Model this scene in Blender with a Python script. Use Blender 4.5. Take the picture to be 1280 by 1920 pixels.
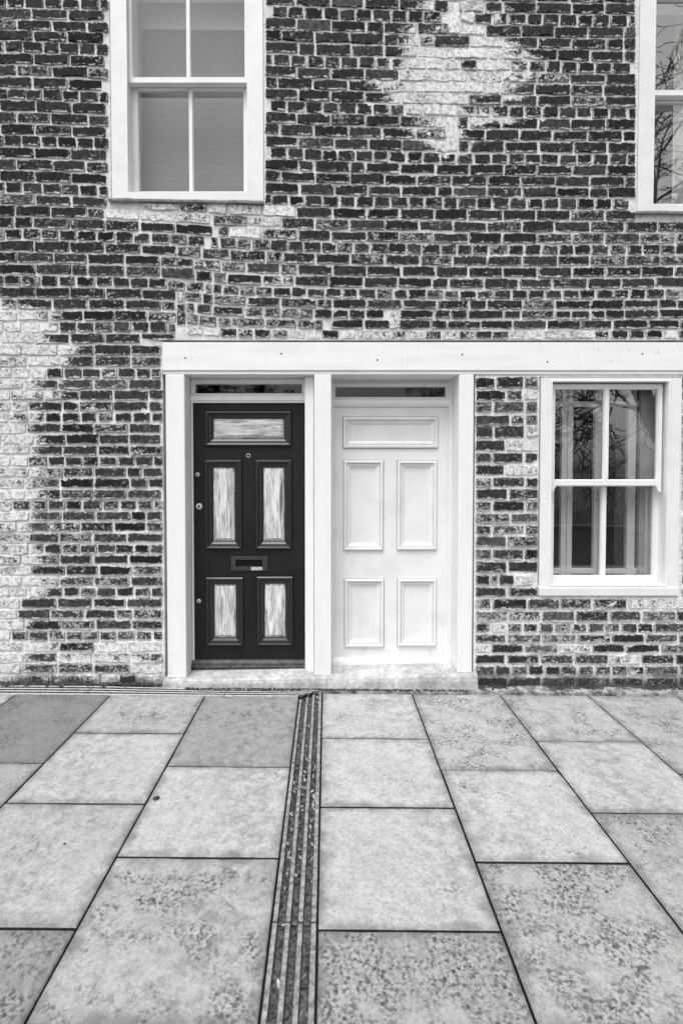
import bpy, bmesh, math, random
from mathutils import Vector, Matrix, noise

random.seed(11)
sc = bpy.context.scene
C = sc.collection
for o in list(bpy.data.objects): bpy.data.objects.remove(o)

# ------------------------------------------------------------------ camera
F, CX, CY, PITCH = 960.0, 616.0, 909.0, math.radians(1.4)      # in pixels of a 1280 x 1920 frame
CAM = Vector((0.0, -3.53, 1.479))
cd = bpy.data.cameras.new('camera'); cam = bpy.data.objects.new('camera', cd); C.objects.link(cam)
cam.location = CAM; cam.rotation_euler = (math.pi/2 - PITCH, 0, 0)
cd.sensor_fit = 'HORIZONTAL'; cd.sensor_width = 24.0; cd.lens = 24.0*F/1280
cd.shift_x = (640-CX)/1280; cd.shift_y = -(960-CY)/1280
cd.clip_start = 0.05; cd.clip_end = 2000
cd.dof.use_dof = True; cd.dof.focus_distance = 3.5; cd.dof.aperture_fstop = 2.6
sc.camera = cam
sc.render.resolution_x, sc.render.resolution_y = 682, 1024

# ------------------------------------------------------------------ sky, sun, exposure (black and white daylight, overcast)
SUN_EL, SUN_ROT = math.radians(66), math.radians(205)
world = bpy.data.worlds.new('World'); sc.world = world; world.use_nodes = True
nt = world.node_tree; nt.nodes.clear()
sky = nt.nodes.new('ShaderNodeTexSky'); sky.sky_type = 'NISHITA'; sky.sun_disc = False
sky.sun_elevation = SUN_EL; sky.sun_rotation = SUN_ROT; sky.dust_density = 4.0; sky.air_density = 1.0; sky.ozone_density = 0.0
bw = nt.nodes.new('ShaderNodeRGBToBW'); bg = nt.nodes.new('ShaderNodeBackground'); bg.inputs['Strength'].default_value = 0.15
wo = nt.nodes.new('ShaderNodeOutputWorld')
nt.links.new(sky.outputs[0], bw.inputs[0]); nt.links.new(bw.outputs[0], bg.inputs['Color']); nt.links.new(bg.outputs[0], wo.inputs['Surface'])
sl = bpy.data.lights.new('sun', 'SUN'); sl.energy = 0.8; sl.angle = math.radians(25); sl.color = (1, 1, 1)
so = bpy.data.objects.new('sun', sl); C.objects.link(so)
sd = Vector((math.sin(SUN_ROT)*math.cos(SUN_EL), math.cos(SUN_ROT)*math.cos(SUN_EL), math.sin(SUN_EL)))
so.rotation_euler = sd.to_track_quat('Z', 'Y').to_euler()
vs = sc.view_settings; vs.view_transform = 'Standard'; vs.look = 'None'; vs.gamma = 1.0; vs.use_curve_mapping = False
vs.exposure = 0.96

# ------------------------------------------------------------------ measuring helpers
cs, sn = math.cos(PITCH), math.sin(PITCH)
def ray(px, py):
    a = (px-CX)/F; b = -(py-CY)/F
    return Vector((a, cs+b*sn, b*cs-sn))
def P(px, py, Y=0.0):                       # a measured point on an upright plane at depth Y
    d = ray(px, py); t = (Y-CAM.y)/d.y
    q = CAM+d*t; return q.x, q.z
GS, G0 = -0.008, -0.012                     # the pavement falls slightly to the right
def gz(x): return G0+GS*x
def G(px, py):                              # a measured point on the pavement
    d = ray(px, py)
    t = (G0+GS*CAM.x-CAM.z)/(d.z-GS*d.x)
    q = CAM+d*t; return q.x, q.y
def rect(px0, py0, px1, py1, Y):            # x0, x1, z0, z1 of a measured rectangle
    xa = (P(px0, py0, Y)[0]+P(px0, py1, Y)[0])/2; xb = (P(px1, py0, Y)[0]+P(px1, py1, Y)[0])/2
    zm = (px0+px1)/2
    return xa, xb, P(zm, py1, Y)[1], P(zm, py0, Y)[1]

# ------------------------------------------------------------------ materials
class N:
    def __init__(s, name):
        s.m = bpy.data.materials.new(name); s.m.use_nodes = True
        s.t = s.m.node_tree; s.t.nodes.clear()
        s.out = s.n('ShaderNodeOutputMaterial'); s.b = s.n('ShaderNodeBsdfPrincipled')
        s.l(s.b.outputs[0], s.out.inputs[0]); s.pos = None
    def n(s, k): return s.t.nodes.new(k)
    def l(s, a, b): s.t.links.new(a, b)
    def put(s, inp, v):
        if hasattr(v, 'is_output'): s.l(v, inp)
        elif isinstance(v, (int, float)) and inp.type == 'RGBA': inp.default_value = (v, v, v, 1)
        else: inp.default_value = v
    def P(s):
        if s.pos is None: s.pos = s.n('ShaderNodeNewGeometry').outputs['Position']
        return s.pos
    def attr(s, a, out='Fac'):
        k = s.n('ShaderNodeAttribute'); k.attribute_name = a; return k.outputs[out]
    def map(s, v, scale, loc=(0,0,0)):
        k = s.n('ShaderNodeMapping'); s.l(v, k.inputs[0]); k.inputs['Scale'].default_value = scale; k.inputs['Location'].default_value = loc
        return k.outputs[0]
    def noise(s, scale, detail=4, rough=0.55, vec=None, dist=0.0):
        k = s.n('ShaderNodeTexNoise'); s.l(vec or s.P(), k.inputs['Vector'])
        k.inputs['Scale'].default_value = scale; k.inputs['Detail'].default_value = detail
        k.inputs['Roughness'].default_value = rough; k.inputs['Distortion'].default_value = dist
        return k.outputs['Fac']
    def vor(s, scale, rnd=1.0, vec=None, feat='F1', out='Distance'):
        k = s.n('ShaderNodeTexVoronoi'); k.feature = feat; s.l(vec or s.P(), k.inputs['Vector'])
        k.inputs['Scale'].default_value = scale; k.inputs['Randomness'].default_value = rnd
        return k.outputs[out]
    def math(s, op, a, b=0.0, c=0.0, clamp=False):
        k = s.n('ShaderNodeMath'); k.operation = op; k.use_clamp = clamp
        s.put(k.inputs[0], a); s.put(k.inputs[1], b); s.put(k.inputs[2], c); return k.outputs[0]
    def ramp(s, v, lo, hi, a=0.0, b=1.0):
        k = s.n('ShaderNodeMapRange'); k.interpolation_type = 'SMOOTHSTEP'
        s.put(k.inputs[0], v); s.put(k.inputs[1], lo); s.put(k.inputs[2], hi); s.put(k.inputs[3], a); s.put(k.inputs[4], b)
        return k.outputs[0]
    def mix(s, f, a, b):
        k = s.n('ShaderNodeMix'); k.data_type = 'FLOAT'
        s.put(k.inputs[0], f); s.put(k.inputs[2], a); s.put(k.inputs[3], b); return k.outputs[0]
    def sep(s, v):
        k = s.n('ShaderNodeSeparateXYZ'); s.l(v, k.inputs[0]); return k.outputs
    def bump(s, h, strength=0.5, dist=0.002):
        k = s.n('ShaderNodeBump'); k.inputs['Strength'].default_value = strength; k.inputs['Distance'].default_value = dist
        s.l(h, k.inputs['Height']); s.l(k.outputs[0], s.b.inputs['Normal'])
    def done(s, col, rough=0.8, spec=0.3):
        s.put(s.b.inputs['Base Color'], col); s.put(s.b.inputs['Roughness'], rough); s.b.inputs['Specular IOR Level'].default_value = spec
        return s.m
    def edge(s):                            # metres to the nearest edge of the piece (uv and half sizes stored on the mesh)
        u = s.sep(s.attr('luv', 'Vector')); h = s.sep(s.attr('lhs', 'Vector'))
        dx = s.math('SUBTRACT', h[0], s.math('ABSOLUTE', u[0])); dy = s.math('SUBTRACT', h[1], s.math('ABSOLUTE', u[1]))
        return s.math('MINIMUM', dx, dy)

def mat_brick():
    k = N('old_brick'); tone = k.attr('tone'); pale = k.attr('pale'); smear = k.attr('smear')
    n1 = k.noise(38, 5, 0.65); n2 = k.noise(150, 4, 0.6); n3 = k.noise(14, 3, 0.5)
    base = k.math('MULTIPLY', tone, k.ramp(n1, 0.3, 0.75, 0.55, 1.7))
    base = k.math('MULTIPLY', base, k.ramp(n2, 0.3, 0.7, 0.75, 1.3))
    ns = k.math('ADD', k.math('MULTIPLY', k.noise(55, 6, 0.7, k.map(k.P(), (1, 1, 1.3), (4, 0, 9))), 0.65), k.math('MULTIPLY', n3, 0.35))
    e = k.edge()
    em = k.math('SUBTRACT', 1.0, k.ramp(k.math('ADD', e, k.math('MULTIPLY', k.math('SUBTRACT', ns, 0.5), 0.085)), -0.003, 0.0050))
    th = k.math('SUBTRACT', 0.665, k.math('MULTIPLY', smear, 0.26))
    sm = k.ramp(ns, k.math('SUBTRACT', th, 0.03), k.math('ADD', th, 0.07))
    sp = k.ramp(k.noise(75, 2, 0.5, k.map(k.P(), (1, 1, 1.6), (3, 1, 7))), 0.74, 0.79, 0.0, 0.8)
    m = k.math('MAXIMUM', k.math('MAXIMUM', k.math('MULTIPLY', em, 0.92), k.math('MULTIPLY', sm, 0.72)), sp)
    m = k.math('MAXIMUM', m, k.ramp(k.math('ADD', ns, k.math('MULTIPLY', pale, 0.36)), 0.61, 0.73))
    lime = k.math('MULTIPLY', k.math('MULTIPLY', k.ramp(n2, 0.25, 0.75, 0.50, 0.80), k.ramp(n1, 0.32, 0.58, 0.50, 1.06)), k.mix(pale, 0.85, 1.12))
    col = k.mix(m, base, lime)
    # damp dirt along the foot of the wall
    z = k.sep(k.P())[2]
    damp = k.ramp(k.math('ADD', z, k.math('MULTIPLY', k.math('SUBTRACT', k.noise(6, 6, 0.7), 0.5), 0.30)), -0.01, 0.115, 0.85, 0.0)
    col = k.mix(damp, col, 0.03)
    k.bump(k.math('ADD', n1, k.math('MULTIPLY', n2, 0.5)), 0.9, 0.004)
    return k.done(col, 0.92, 0.2)

def mat_mortar():
    k = N('lime_mortar'); n1 = k.noise(120, 5, 0.7); n2 = k.noise(9, 4, 0.6); n3 = k.noise(35, 4, 0.6)
    col = k.math('MULTIPLY', k.ramp(n1, 0.25, 0.75, 0.58, 0.86), k.ramp(n2, 0.3, 0.7, 0.84, 1.08))
    col = k.math('MULTIPLY', col, k.ramp(n3, 0.3, 0.48, 0.70, 1.0))
    z = k.sep(k.P())[2]
    damp = k.ramp(k.math('ADD', z, k.math('MULTIPLY', k.math('SUBTRACT', k.noise(6, 6, 0.7), 0.5), 0.30)), -0.01, 0.115, 0.8, 0.0)
    col = k.mix(damp, col, 0.025)
    k.bump(k.math('ADD', k.math('MULTIPLY', n1, 0.6), n3), 0.8, 0.004)
    return k.done(col, 0.95, 0.15)

def mat_white(name='white_paint', base=0.80, dirt=1.0, grain=(6, 6, 6)):
    k = N(name); n1 = k.noise(1.0, 5, 0.6, k.map(k.P(), grain)); n2 = k.noise(45, 4, 0.6)
    col = k.math('MULTIPLY', base, k.ramp(n1, 0.25, 0.6, 1-0.10*dirt, 1.0))
    z = k.sep(k.P())[2]
    foot = k.ramp(z, 0.04, 0.45, 0.07, 0.0)                                # scuffs and splashes get denser near the ground
    chip = k.ramp(k.math('ADD', k.noise(34, 4, 0.65, k.map(k.P(), (1, 1, 0.6), (5, 2, 1))), foot), 0.68, 0.73, 0.0, 0.55*dirt)
    streak = k.ramp(k.noise(1.0, 5, 0.7, k.map(k.P(), (60, 60, 2.5))), 0.52, 0.75, 0.0, 0.14*dirt)
    col = k.mix(streak, col, 0.35)
    col = k.mix(chip, col, 0.3)
    k.bump(k.math('ADD', n1, k.math('MULTIPLY', n2, 0.3)), 0.25, 0.002)
    return k.done(col, 0.45, 0.4)

def mat_black():
    k = N('black_paint'); n1 = k.noise(3, 5, 0.6, k.map(k.P(), (3, 3, 1))); n2 = k.noise(80, 3, 0.6)
    col = k.ramp(n1, 0.3, 0.7, 0.005, 0.010)
    chip = k.ramp(k.noise(28, 3, 0.65, k.map(k.P(), (1, 1, 1.5), (9, 0, 4))), 0.77, 0.80, 0.0, 0.5)
    col = k.mix(chip, col, 0.12)
    k.bump(k.math('ADD', n1, k.math('MULTIPLY', n2, 0.25)), 0.3, 0.002)
    return k.done(col, k.ramp(n2, 0.3, 0.7, 0.42, 0.6), 0.3)

def mat_wood(name, sc3):
    k = N(name); g = k.noise(1.0, 8, 0.75, k.map(k.P(), sc3), 0.6); b = k.noise(1.0, 4, 0.6, k.map(k.P(), tuple(c*0.22 for c in sc3), (4, 4, 4)))
    e = k.edge()
    col = k.math('MULTIPLY', k.ramp(g, 0.38, 0.58, 0.30, 0.74), k.ramp(b, 0.3, 0.6, 0.75, 1.1))
    old = k.ramp(k.math('ADD', b, k.math('MULTIPLY', g, 0.5)), 0.82, 0.92, 0.0, 0.85)
    em = k.ramp(k.math('ADD', e, k.math('MULTIPLY', k.math('SUBTRACT', g, 0.5), 0.03)), -0.004, 0.012, 0.7, 0.0)
    col = k.mix(k.math('MAXIMUM', old, em), col, 0.06)
    k.bump(g, 0.5, 0.002)
    return k.done(col, 0.75, 0.2)

def mat_slab():
    k = N('paving_concrete'); tone = k.attr('tone'); spots = k.attr('spots')
    e = k.edge()
    n1 = k.noise(3.2, 5, 0.6); n2 = k.noise(60, 4, 0.65); n3 = k.noise(260, 3, 0.6); n4 = k.noise(13, 5, 0.65)
    col = k.math('MULTIPLY', k.math('MULTIPLY', tone, 1.0), k.ramp(n1, 0.3, 0.7, 0.95, 1.04))
    col = k.math('MULTIPLY', col, k.ramp(n4, 0.3, 0.62, 0.94, 1.02))
    col = k.math('MULTIPLY', col, k.ramp(n2, 0.28, 0.6, 0.78, 1.05))
    col = k.math('MULTIPLY', col, k.ramp(n3, 0.25, 0.75, 0.74, 1.2))
    pim = k.vor(150, 0.25)                                            # moulded pimple finish
    wear = k.ramp(k.noise(18, 4, 0.7, k.map(k.P(), (1,1,1), (2,2,2))), 0.40, 0.66)
    col = k.math('MULTIPLY', col, k.mix(k.math('MULTIPLY', wear, k.ramp(pim, 0.35, 0.6)), 1.0, 0.62))
    vm = k.math('MAXIMUM', k.ramp(k.math('ADD', k.vor(44, 1.0, k.map(k.P(), (1, 1, 1))), k.math('MULTIPLY', n2, 0.5)), 0.40, 0.64, 1.0, 0.0), k.math('MULTIPLY', k.ramp(k.noise(70, 4, 0.65, k.map(k.P(), (1,1,1), (3,5,0))), 0.50, 0.60), 0.85))
    reg = k.ramp(k.math('ADD', k.noise(4.5, 6, 0.7, k.map(k.P(), (1,1,1), (7,3,0))), k.math('MULTIPLY', spots, 0.22)), 0.59, 0.73)
    vm = k.math('MULTIPLY', k.math('MULTIPLY', vm, reg), k.ramp(n4, 0.35, 0.55, 0.6, 0.96))
    col = k.mix(vm, col, 0.035)
    fine = k.math('MULTIPLY', k.ramp(k.noise(85, 3, 0.6, k.map(k.P(), (1,1,1), (1,8,0))), 0.52, 0.64), k.math('ADD', 0.15, k.math('MULTIPLY', reg, 0.55)))
    col = k.mix(fine, col, 0.10)
    ed = k.ramp(k.math('ADD', e, k.math('MULTIPLY', k.math('SUBTRACT', n4, 0.5), 0.13)), -0.022, 0.055, 0.85, 0.0)
    col = k.mix(ed, col, 0.12)
    k.bump(k.math('ADD', k.math('MULTIPLY', pim, 0.5), n2), 0.35, 0.002)
    return k.done(col, 0.85, 0.25)

def mat_noise(name, a, b, scale, rough=0.9, bump=0.5, spec=0.2, bd=0.004, fine=0.2):
    k = N(name); n1 = k.noise(scale, 5, 0.65); n2 = k.noise(scale*6, 3, 0.6)
    col = k.math('MULTIPLY', k.ramp(n1, 0.3, 0.7, a, b), k.ramp(n2, 0.3, 0.7, 1-fine, 1+fine))
    k.bump(k.math('ADD', n1, k.math('MULTIPLY', n2, 0.4)), bump, bd)
    return k.done(col, rough, spec)

def mat_glass(name='window_glass', f0=0.19):
    k = N(name); k.t.nodes.remove(k.b)
    ge = k.n('ShaderNodeNewGeometry'); vd = k.n('ShaderNodeVectorMath'); vd.operation = 'DOT_PRODUCT'
    k.l(ge.outputs['Incoming'], vd.inputs[0]); k.l(ge.outputs['Normal'], vd.inputs[1])
    c5 = k.math('POWER', k.math('SUBTRACT', 1.0, k.math('ABSOLUTE', vd.outputs['Value']), clamp=True), 5.0)
    fr = k.math('ADD', f0, k.math('MULTIPLY', c5, 1-f0))                # Schlick: two panes of old glass
    tr = k.n('ShaderNodeBsdfTransparent'); gl = k.n('ShaderNodeBsdfGlossy'); gl.inputs['Roughness'].default_value = 0.0
    tr.inputs[0].default_value = (0.97, 0.97, 0.97, 1); gl.inputs[0].default_value = (1, 1, 1, 1)
    bp = k.n('ShaderNodeBump'); bp.inputs['Strength'].default_value = 0.12; bp.inputs['Distance'].default_value = 0.002
    k.l(k.noise(5, 2, 0.4), bp.inputs['Height']); k.l(bp.outputs[0], gl.inputs['Normal'])
    mx = k.n('ShaderNodeMixShader'); k.l(fr, mx.inputs[0]); k.l(tr.outputs[0], mx.inputs[1]); k.l(gl.outputs[0], mx.inputs[2])
    k.l(mx.outputs[0], k.out.inputs[0]); return k.m
def mat_clear():
    k = N('glass_back'); k.t.nodes.remove(k.b); tr = k.n('ShaderNodeBsdfTransparent'); k.l(tr.outputs[0], k.out.inputs[0]); return k.m

M = {'brick': mat_brick(), 'mortar': mat_mortar(), 'white': mat_white(base=0.75), 'lintel': mat_white('white_fascia_paint', 0.80, 1.0, (2, 2, 14)),
     'post': mat_white('white_post_paint', 0.78, 0.7, (14, 14, 1.5)), 'sash': mat_white('white_sash_paint', 0.78, 0.5),
     'stone': mat_noise('painted_threshold', 0.30, 0.52, 7, 0.75, 0.2), 'black': mat_black(),
     'woodv': mat_wood('stripped_wood_upright', (60, 60, 6)), 'woodh': mat_wood('stripped_wood_level', (7, 60, 60)),
     'gloss': mat_noise('glossy_black_paint', 0.010, 0.016, 20, 0.34, 0.15, 0.6), 'wornblack': mat_noise('worn_black_paint', 0.012, 0.06, 25, 0.5, 0.4, 0.4), 'slab': mat_slab(), 'glass': mat_glass(), 'fanglass': mat_glass('fanlight_glass', 0.045), 'skyglass': mat_glass('bright_window_glass', 0.30), 'clearglass': mat_glass('clear_window_glass', 0.075), 'clear': mat_clear(),
     'bed': mat_noise('joint_dirt', 0.012, 0.035, 60), 'cement': mat_noise('cement_fillet', 0.04, 0.40, 18, 0.95),
     'iron': mat_noise('channel_rib', 0.10, 0.34, 55, 0.8, 0.8), 'dust': mat_noise('dusty_channel_rib', 0.36, 0.6, 45, 0.9),
     'dirt': mat_noise('channel_dirt', 0.012, 0.13, 70, 0.95, 1.0), 'dirt2': mat_noise('dry_channel_dirt', 0.03, 0.14, 40, 0.95, 0.9),
     'leaf': mat_noise('dry_leaf', 0.22, 0.5, 30, 0.7), 'debris': mat_noise('leaf_mould', 0.015, 0.09, 50, 0.9),
     'lead': mat_noise('lead_sill', 0.16, 0.30, 30, 0.6), 'metal': mat_noise('worn_steel', 0.35, 0.6, 60, 0.35, 0.2, 0.6),
     'blacksteel': mat_noise('black_letterbox', 0.010, 0.05, 70, 0.4, 0.6, 0.5), 'void': mat_noise('dark_gap', 0.004, 0.006, 20),
     'paper': mat_noise('white_sticker', 0.36, 0.5, 40, 0.6, 0.1), 'gum': mat_noise('dark_gum', 0.02, 0.04, 60),
     'room': mat_noise('room_plaster', 0.16, 0.20, 3), 'blind': mat_noise('grey_blind', 0.17, 0.19, 4, 0.9, 0.05, fine=0.04), 'blind2': mat_noise('pale_blind', 0.80, 0.84, 3, 0.9, 0.05, fine=0.03),
     'inner': mat_noise('inner_white_frame', 0.44, 0.50, 5, 0.6, 0.05, fine=0.03), 'reveal': mat_noise('grey_reveal', 0.24, 0.30, 4, 0.8, 0.05, fine=0.05), 'curtain': mat_noise('white_curtain', 0.7, 0.8, 4, 0.9, 0.05, fine=0.03),
     'bark': mat_noise('dark_bark', 0.02, 0.05, 8), 'asphalt': mat_noise('asphalt', 0.04, 0.06, 50), 'kerb': mat_noise('granite_kerb', 0.2, 0.32, 40),
     'earth': mat_noise('winter_grass', 0.04, 0.09, 2), 'moss': mat_noise('moss', 0.012, 0.04, 80)}
gm = M['brick']

# ------------------------------------------------------------------ mesh helpers
def tag(o, label=None, cat=None, group=None, kind=None):
    if label: o['label'] = label
    if cat: o['category'] = cat
    if group: o['group'] = group
    if kind: o['kind'] = kind
    return o
def empty(name, loc=(0, 0, 0), parent=None):
    o = bpy.data.objects.new(name, None); C.objects.link(o); o.location = loc; o.empty_display_size = 0.2
    if parent: o.parent = parent
    return o
def link(name, me, mats, parent=None):
    o = bpy.data.objects.new(name, me); C.objects.link(o)
    for m in (mats if isinstance(mats, (list, tuple)) else [mats]): me.materials.append(M[m])
    if parent: o.parent = parent; o.matrix_parent_inverse = Matrix.Translation(-parent.location) if parent.type == 'EMPTY' else Matrix()
    return o
class MB:
    def __init__(s): s.v = []; s.f = []; s.mi = []; s.luv = []; s.lhs = []; s.at = {}
    def add(s, vs, fs, mi=0, luv=None, lhs=None, **at):
        b = len(s.v); s.v += [tuple(v) for v in vs]; s.f += [tuple(b+i for i in f) for f in fs]; s.mi += [mi]*len(fs)
        s.luv += luv or [(0, 0, 0)]*len(vs); s.lhs += [lhs or (1, 1, 0)]*len(vs)
        for k, x in at.items(): s.at.setdefault(k, []).extend([x]*len(vs))
    def box(s, x0, x1, y0, y1, z0, z1, mi=0):
        vs = [(x0,y0,z0),(x1,y0,z0),(x1,y1,z0),(x0,y1,z0),(x0,y0,z1),(x1,y0,z1),(x1,y1,z1),(x0,y1,z1)]
        s.add(vs, [(0,3,2,1),(4,5,6,7),(0,1,5,4),(1,2,6,5),(2,3,7,6),(3,0,4,7)], mi)
    def rings(s, loops, cap0=False, cap1=False, mi=0, closed=True):
        n = len(loops[0]); vs = [p for lp in loops for p in lp]; fs = []
        for i in range(len(loops)-1):
            for j in range(n if closed else n-1):
                k = (j+1) % n; fs.append((i*n+j, i*n+k, (i+1)*n+k, (i+1)*n+j))
        if cap0: fs.append(tuple(range(n))[::-1])
        if cap1: fs.append(tuple((len(loops)-1)*n+j for j in range(n)))
        s.add(vs, fs, mi)
    def build(s, name, mats, parent=None, bevel=0.0, smooth=False, attrs=False, fix=True):
        me = bpy.data.meshes.new(name); me.from_pydata(s.v, [], s.f)
        for p, mi in zip(me.polygons, s.mi): p.material_index = mi
        if attrs:
            a = me.attributes.new('luv', 'FLOAT_VECTOR', 'POINT'); a.data.foreach_set('vector', [c for v in s.luv for c in v])
            a = me.attributes.new('lhs', 'FLOAT_VECTOR', 'POINT'); a.data.foreach_set('vector', [c for v in s.lhs for c in v])
            for k, x in s.at.items():
                a = me.attributes.new(k, 'FLOAT', 'POINT'); a.data.foreach_set('value', x)
        if bevel or fix:
            bm = bmesh.new(); bm.from_mesh(me)
            if fix: bmesh.ops.recalc_face_normals(bm, faces=bm.faces)
            if bevel: bmesh.ops.bevel(bm, geom=list(bm.edges), offset=bevel, segments=2, profile=0.5, affect='EDGES', clamp_overlap=True)
            bm.to_mesh(me); bm.free()
        if smooth:
            for p in me.polygons: p.use_smooth = True
        me.update()
        return link(name, me, mats, parent)
def boxo(name, x0, x1, y0, y1, z0, z1, mat, parent=None, bevel=0.003):
    b = MB(); b.box(x0, x1, y0, y1, z0, z1); return b.build(name, mat, parent, bevel)
def prof(b, x0, x1, z0, z1, pts, cap=False, mi=0):   # a profile of (inset, y) mitred round a rectangle
    loops = [[(x0+d, y, z0+d), (x1-d, y, z0+d), (x1-d, y, z1-d), (x0+d, y, z1-d)] for d, y in pts]
    b.rings(loops, cap1=cap, mi=mi)
def plate(b, x0, x1, z0, z1, holes, y, th, step=None, f=None):   # upright plate with rectangular holes, with sides
    xs = sorted({x0, x1, *[h[0] for h in holes], *[h[1] for h in holes]}); zs = sorted({z0, z1, *[h[2] for h in holes], *[h[3] for h in holes]})
    def sub(a):
        if not step: return a
        r = []
        for i in range(len(a)-1):
            n = max(1, int((a[i+1]-a[i])/step)); r += [a[i]+(a[i+1]-a[i])*j/n for j in range(n)]
        return r+[a[-1]]
    xs = [x for x in sub(xs) if x0 <= x <= x1]; zs = [z for z in sub(zs) if z0 <= z <= z1]
    nx = len(xs); vs = [(x, y+(f(x, z) if f else 0), z) for z in zs for x in xs]; fs = []
    solid = {}
    for j in range(len(zs)-1):
        for i in range(nx-1):
            mx, mz = (xs[i]+xs[i+1])/2, (zs[j]+zs[j+1])/2
            if not any(h[0] < mx < h[1] and h[2] < mz < h[3] for h in holes):
                solid[i, j] = 1; fs.append((j*nx+i, j*nx+i+1, (j+1)*nx+i+1, (j+1)*nx+i))
    for (i, j) in list(solid):                     # sides of plate and openings
        for di, dj, a, c in ((-1, 0, (0,0), (0,1)), (1, 0, (1,1), (1,0)), (0, -1, (1,0), (0,0)), (0, 1, (0,1), (1,1))):
            if (i+di, j+dj) not in solid:
                p = (j+a[1])*nx+i+a[0]; q = (j+c[1])*nx+i+c[0]; k = len(vs)
                vs += [(vs[p][0], y+th, vs[p][2]), (vs[q][0], y+th, vs[q][2])]; fs.append((p, k, k+1, q))
    b.add(vs, fs)
def disc(b, x, z, r, pts, n=20):                    # turned knob facing the street: pts of (radius factor, y)
    b.rings([[(x+r*k*math.cos(2*math.pi*i/n), y, z+r*k*math.sin(2*math.pi*i/n)) for i in range(n)] for k, y in pts], cap0=True, cap1=True)

# ------------------------------------------------------------------ ground behind and round the place
def sheet(name, x0, x1, y0, y1, z, mat, nx=1, ny=1, slope=GS):
    b = MB(); vs = []; fs = []
    for j in range(ny+1):
        for i in range(nx+1):
            x = x0+(x1-x0)*i/nx; vs.append((x, y0+(y1-y0)*j/ny, z+slope*x))
    for j in range(ny):
        for i in range(nx): a = j*(nx+1)+i; fs.append((a, a+1, a+nx+2, a+nx+1))
    b.add(vs, fs); return b.build(name, mat)
tag(sheet('terrain', -400, 400, -500, 300, -0.45, 'earth', slope=0.0), kind='structure')
tag(sheet('road', -60, 60, -11.0, -4.6, G0-0.14, 'asphalt'), kind='structure')
tag(sheet('verge', -60, 60, -60, -11.3, G0-0.02, 'earth'), kind='structure')
for nm, ya, yb in (('kerb', -4.62, -4.48), ('kerb', -11.3, -11.0)):
    b = MB()
    vs = [(x, y, z+GS*x) for x in (-30, 30) for (y, z) in ((ya, G0-0.3), (yb, G0-0.3), (yb, G0-0.004), (ya, G0-0.004))]
    b.add(vs, [(0,1,2,3),(7,6,5,4),(0,4,5,1),(1,5,6,2),(2,6,7,3),(3,7,4,0)])
    tag(b.build(nm, 'kerb', None, 0.01), kind='structure')

# ------------------------------------------------------------------ the house
house = empty('brick_house', (0.3, 0, 0))
tag(house, 'old dark brick house front with patched pale mortar, two doors and sash windows', 'house')
YB, YW = 0.155, 0.20                                  # planes of the black and the white door
win_ul = rect(206, -78, 494, 374, 0.0)
w_, h_ = win_ul[1]-win_ul[0], win_ul[3]-win_ul[2]
xr, zr = P(1193.5, 398, 0.0); win_ur = (xr, xr+w_, zr, zr+h_)
win_lr = rect(1009.5, 706, 1275.5, 1118.5, 0.0)
lin = rect(304, 636.5, 1330, 702, 0.0)
dz = rect(306.5, 690, 889, 1300, 0.0)
HOLES = [win_ul, win_ur, win_lr, lin, (dz[0], dz[1], -0.35, lin[2]+0.01)]
WX0, WX1, WZ0, WZ1 = -4.0, 4.4, -0.35, 6.2

# --- the mortar body of the wall
def wob(x, z): return 0.0022*noise.fractal(Vector((x*14, 3.1, z*14)), 0.6, 2.0, 4)
b = MB(); plate(b, WX0, WX1, WZ0, WZ1, HOLES, 0.0042, 0.24, 0.03, wob)
wall = b.build('wall', 'mortar', house, smooth=False, fix=False)
wall['label'] = 'lime mortar wall carrying the dark brick courses'

# --- bricks
KX = [50, 300, 420, 600, 900, 1150, 1280]
KY = [[3, 12, 17, 24.6, 34, 38, 38], [87, 97, 104, 115.5, 121, 127, 127], [175.5, 186, 192, 201, 208, 211, 211],
      [263, 272, 280, 290, 297, 298, 298], [351, 362, 370, 376.7, 380, 382, 382], [438, 446, 455, 463, 468, 467.6, 467],
      [525.5, 530, 543, 549, 552, 551, 549], [613, 612, 623, 626.5, 627.5, 626.5, 626]]
for y in (699, 782, 864.6, 946.7, 1028.7, 1110, 1192, 1274, 1356): KY.append([y]*7)
def ky(k, x):
    if k < 0: return ky(0, x)+87.6*k
    k = min(k, len(KY)-1); r = KY[k]
    if x <= KX[0]: return r[0]
    for i in range(6):
        if x <= KX[i+1]: t = (x-KX[i])/(KX[i+1]-KX[i]); return r[i]+(r[i+1]-r[i])*t
    return r[-1]
def cy(c, x):
    k, r = divmod(c, 4); return ky(k, x)+(ky(k+1, x)-ky(k, x))*r/4
def interp(tab, y):
    if y <= tab[0][0]: return tab[0][1:]
    for a, c in zip(tab, tab[1:]):
        if y <= c[0]:
            t = (y-a[0])/(c[0]-a[0]); return tuple(p+(q-p)*t for p, q in zip(a[1:], c[1:]))
    return tab[-1][1:]
LEFT = [(556, -40), (575, 66), (600, 72), (640, 100), (700, 85), (735, 66), (800, 64), (850, 48), (900, 46), (960, 42), (1010, 44), (1045, 62), (1085, 90), (1110, 62), (1150, 50), (1190, 44), (1225, 55), (1260, 80), (1290, 70)]
TOP = [(-40, 838, 862), (10, 838, 915), (27, 800, 922), (48, 802, 940), (66, 782, 908), (90, 756, 942), (115, 768, 990), (135, 726, 980), (157, 722, 975), (180, 752, 948), (202, 742, 860), (225, 815, 940), (245, 784, 838), (265, 815, 858), (284, 845, 846)]
LEFT = [(y, x+16) for y, x in LEFT]; TOP = [(y, a-10, c+12) for y, a, c in TOP]
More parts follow.
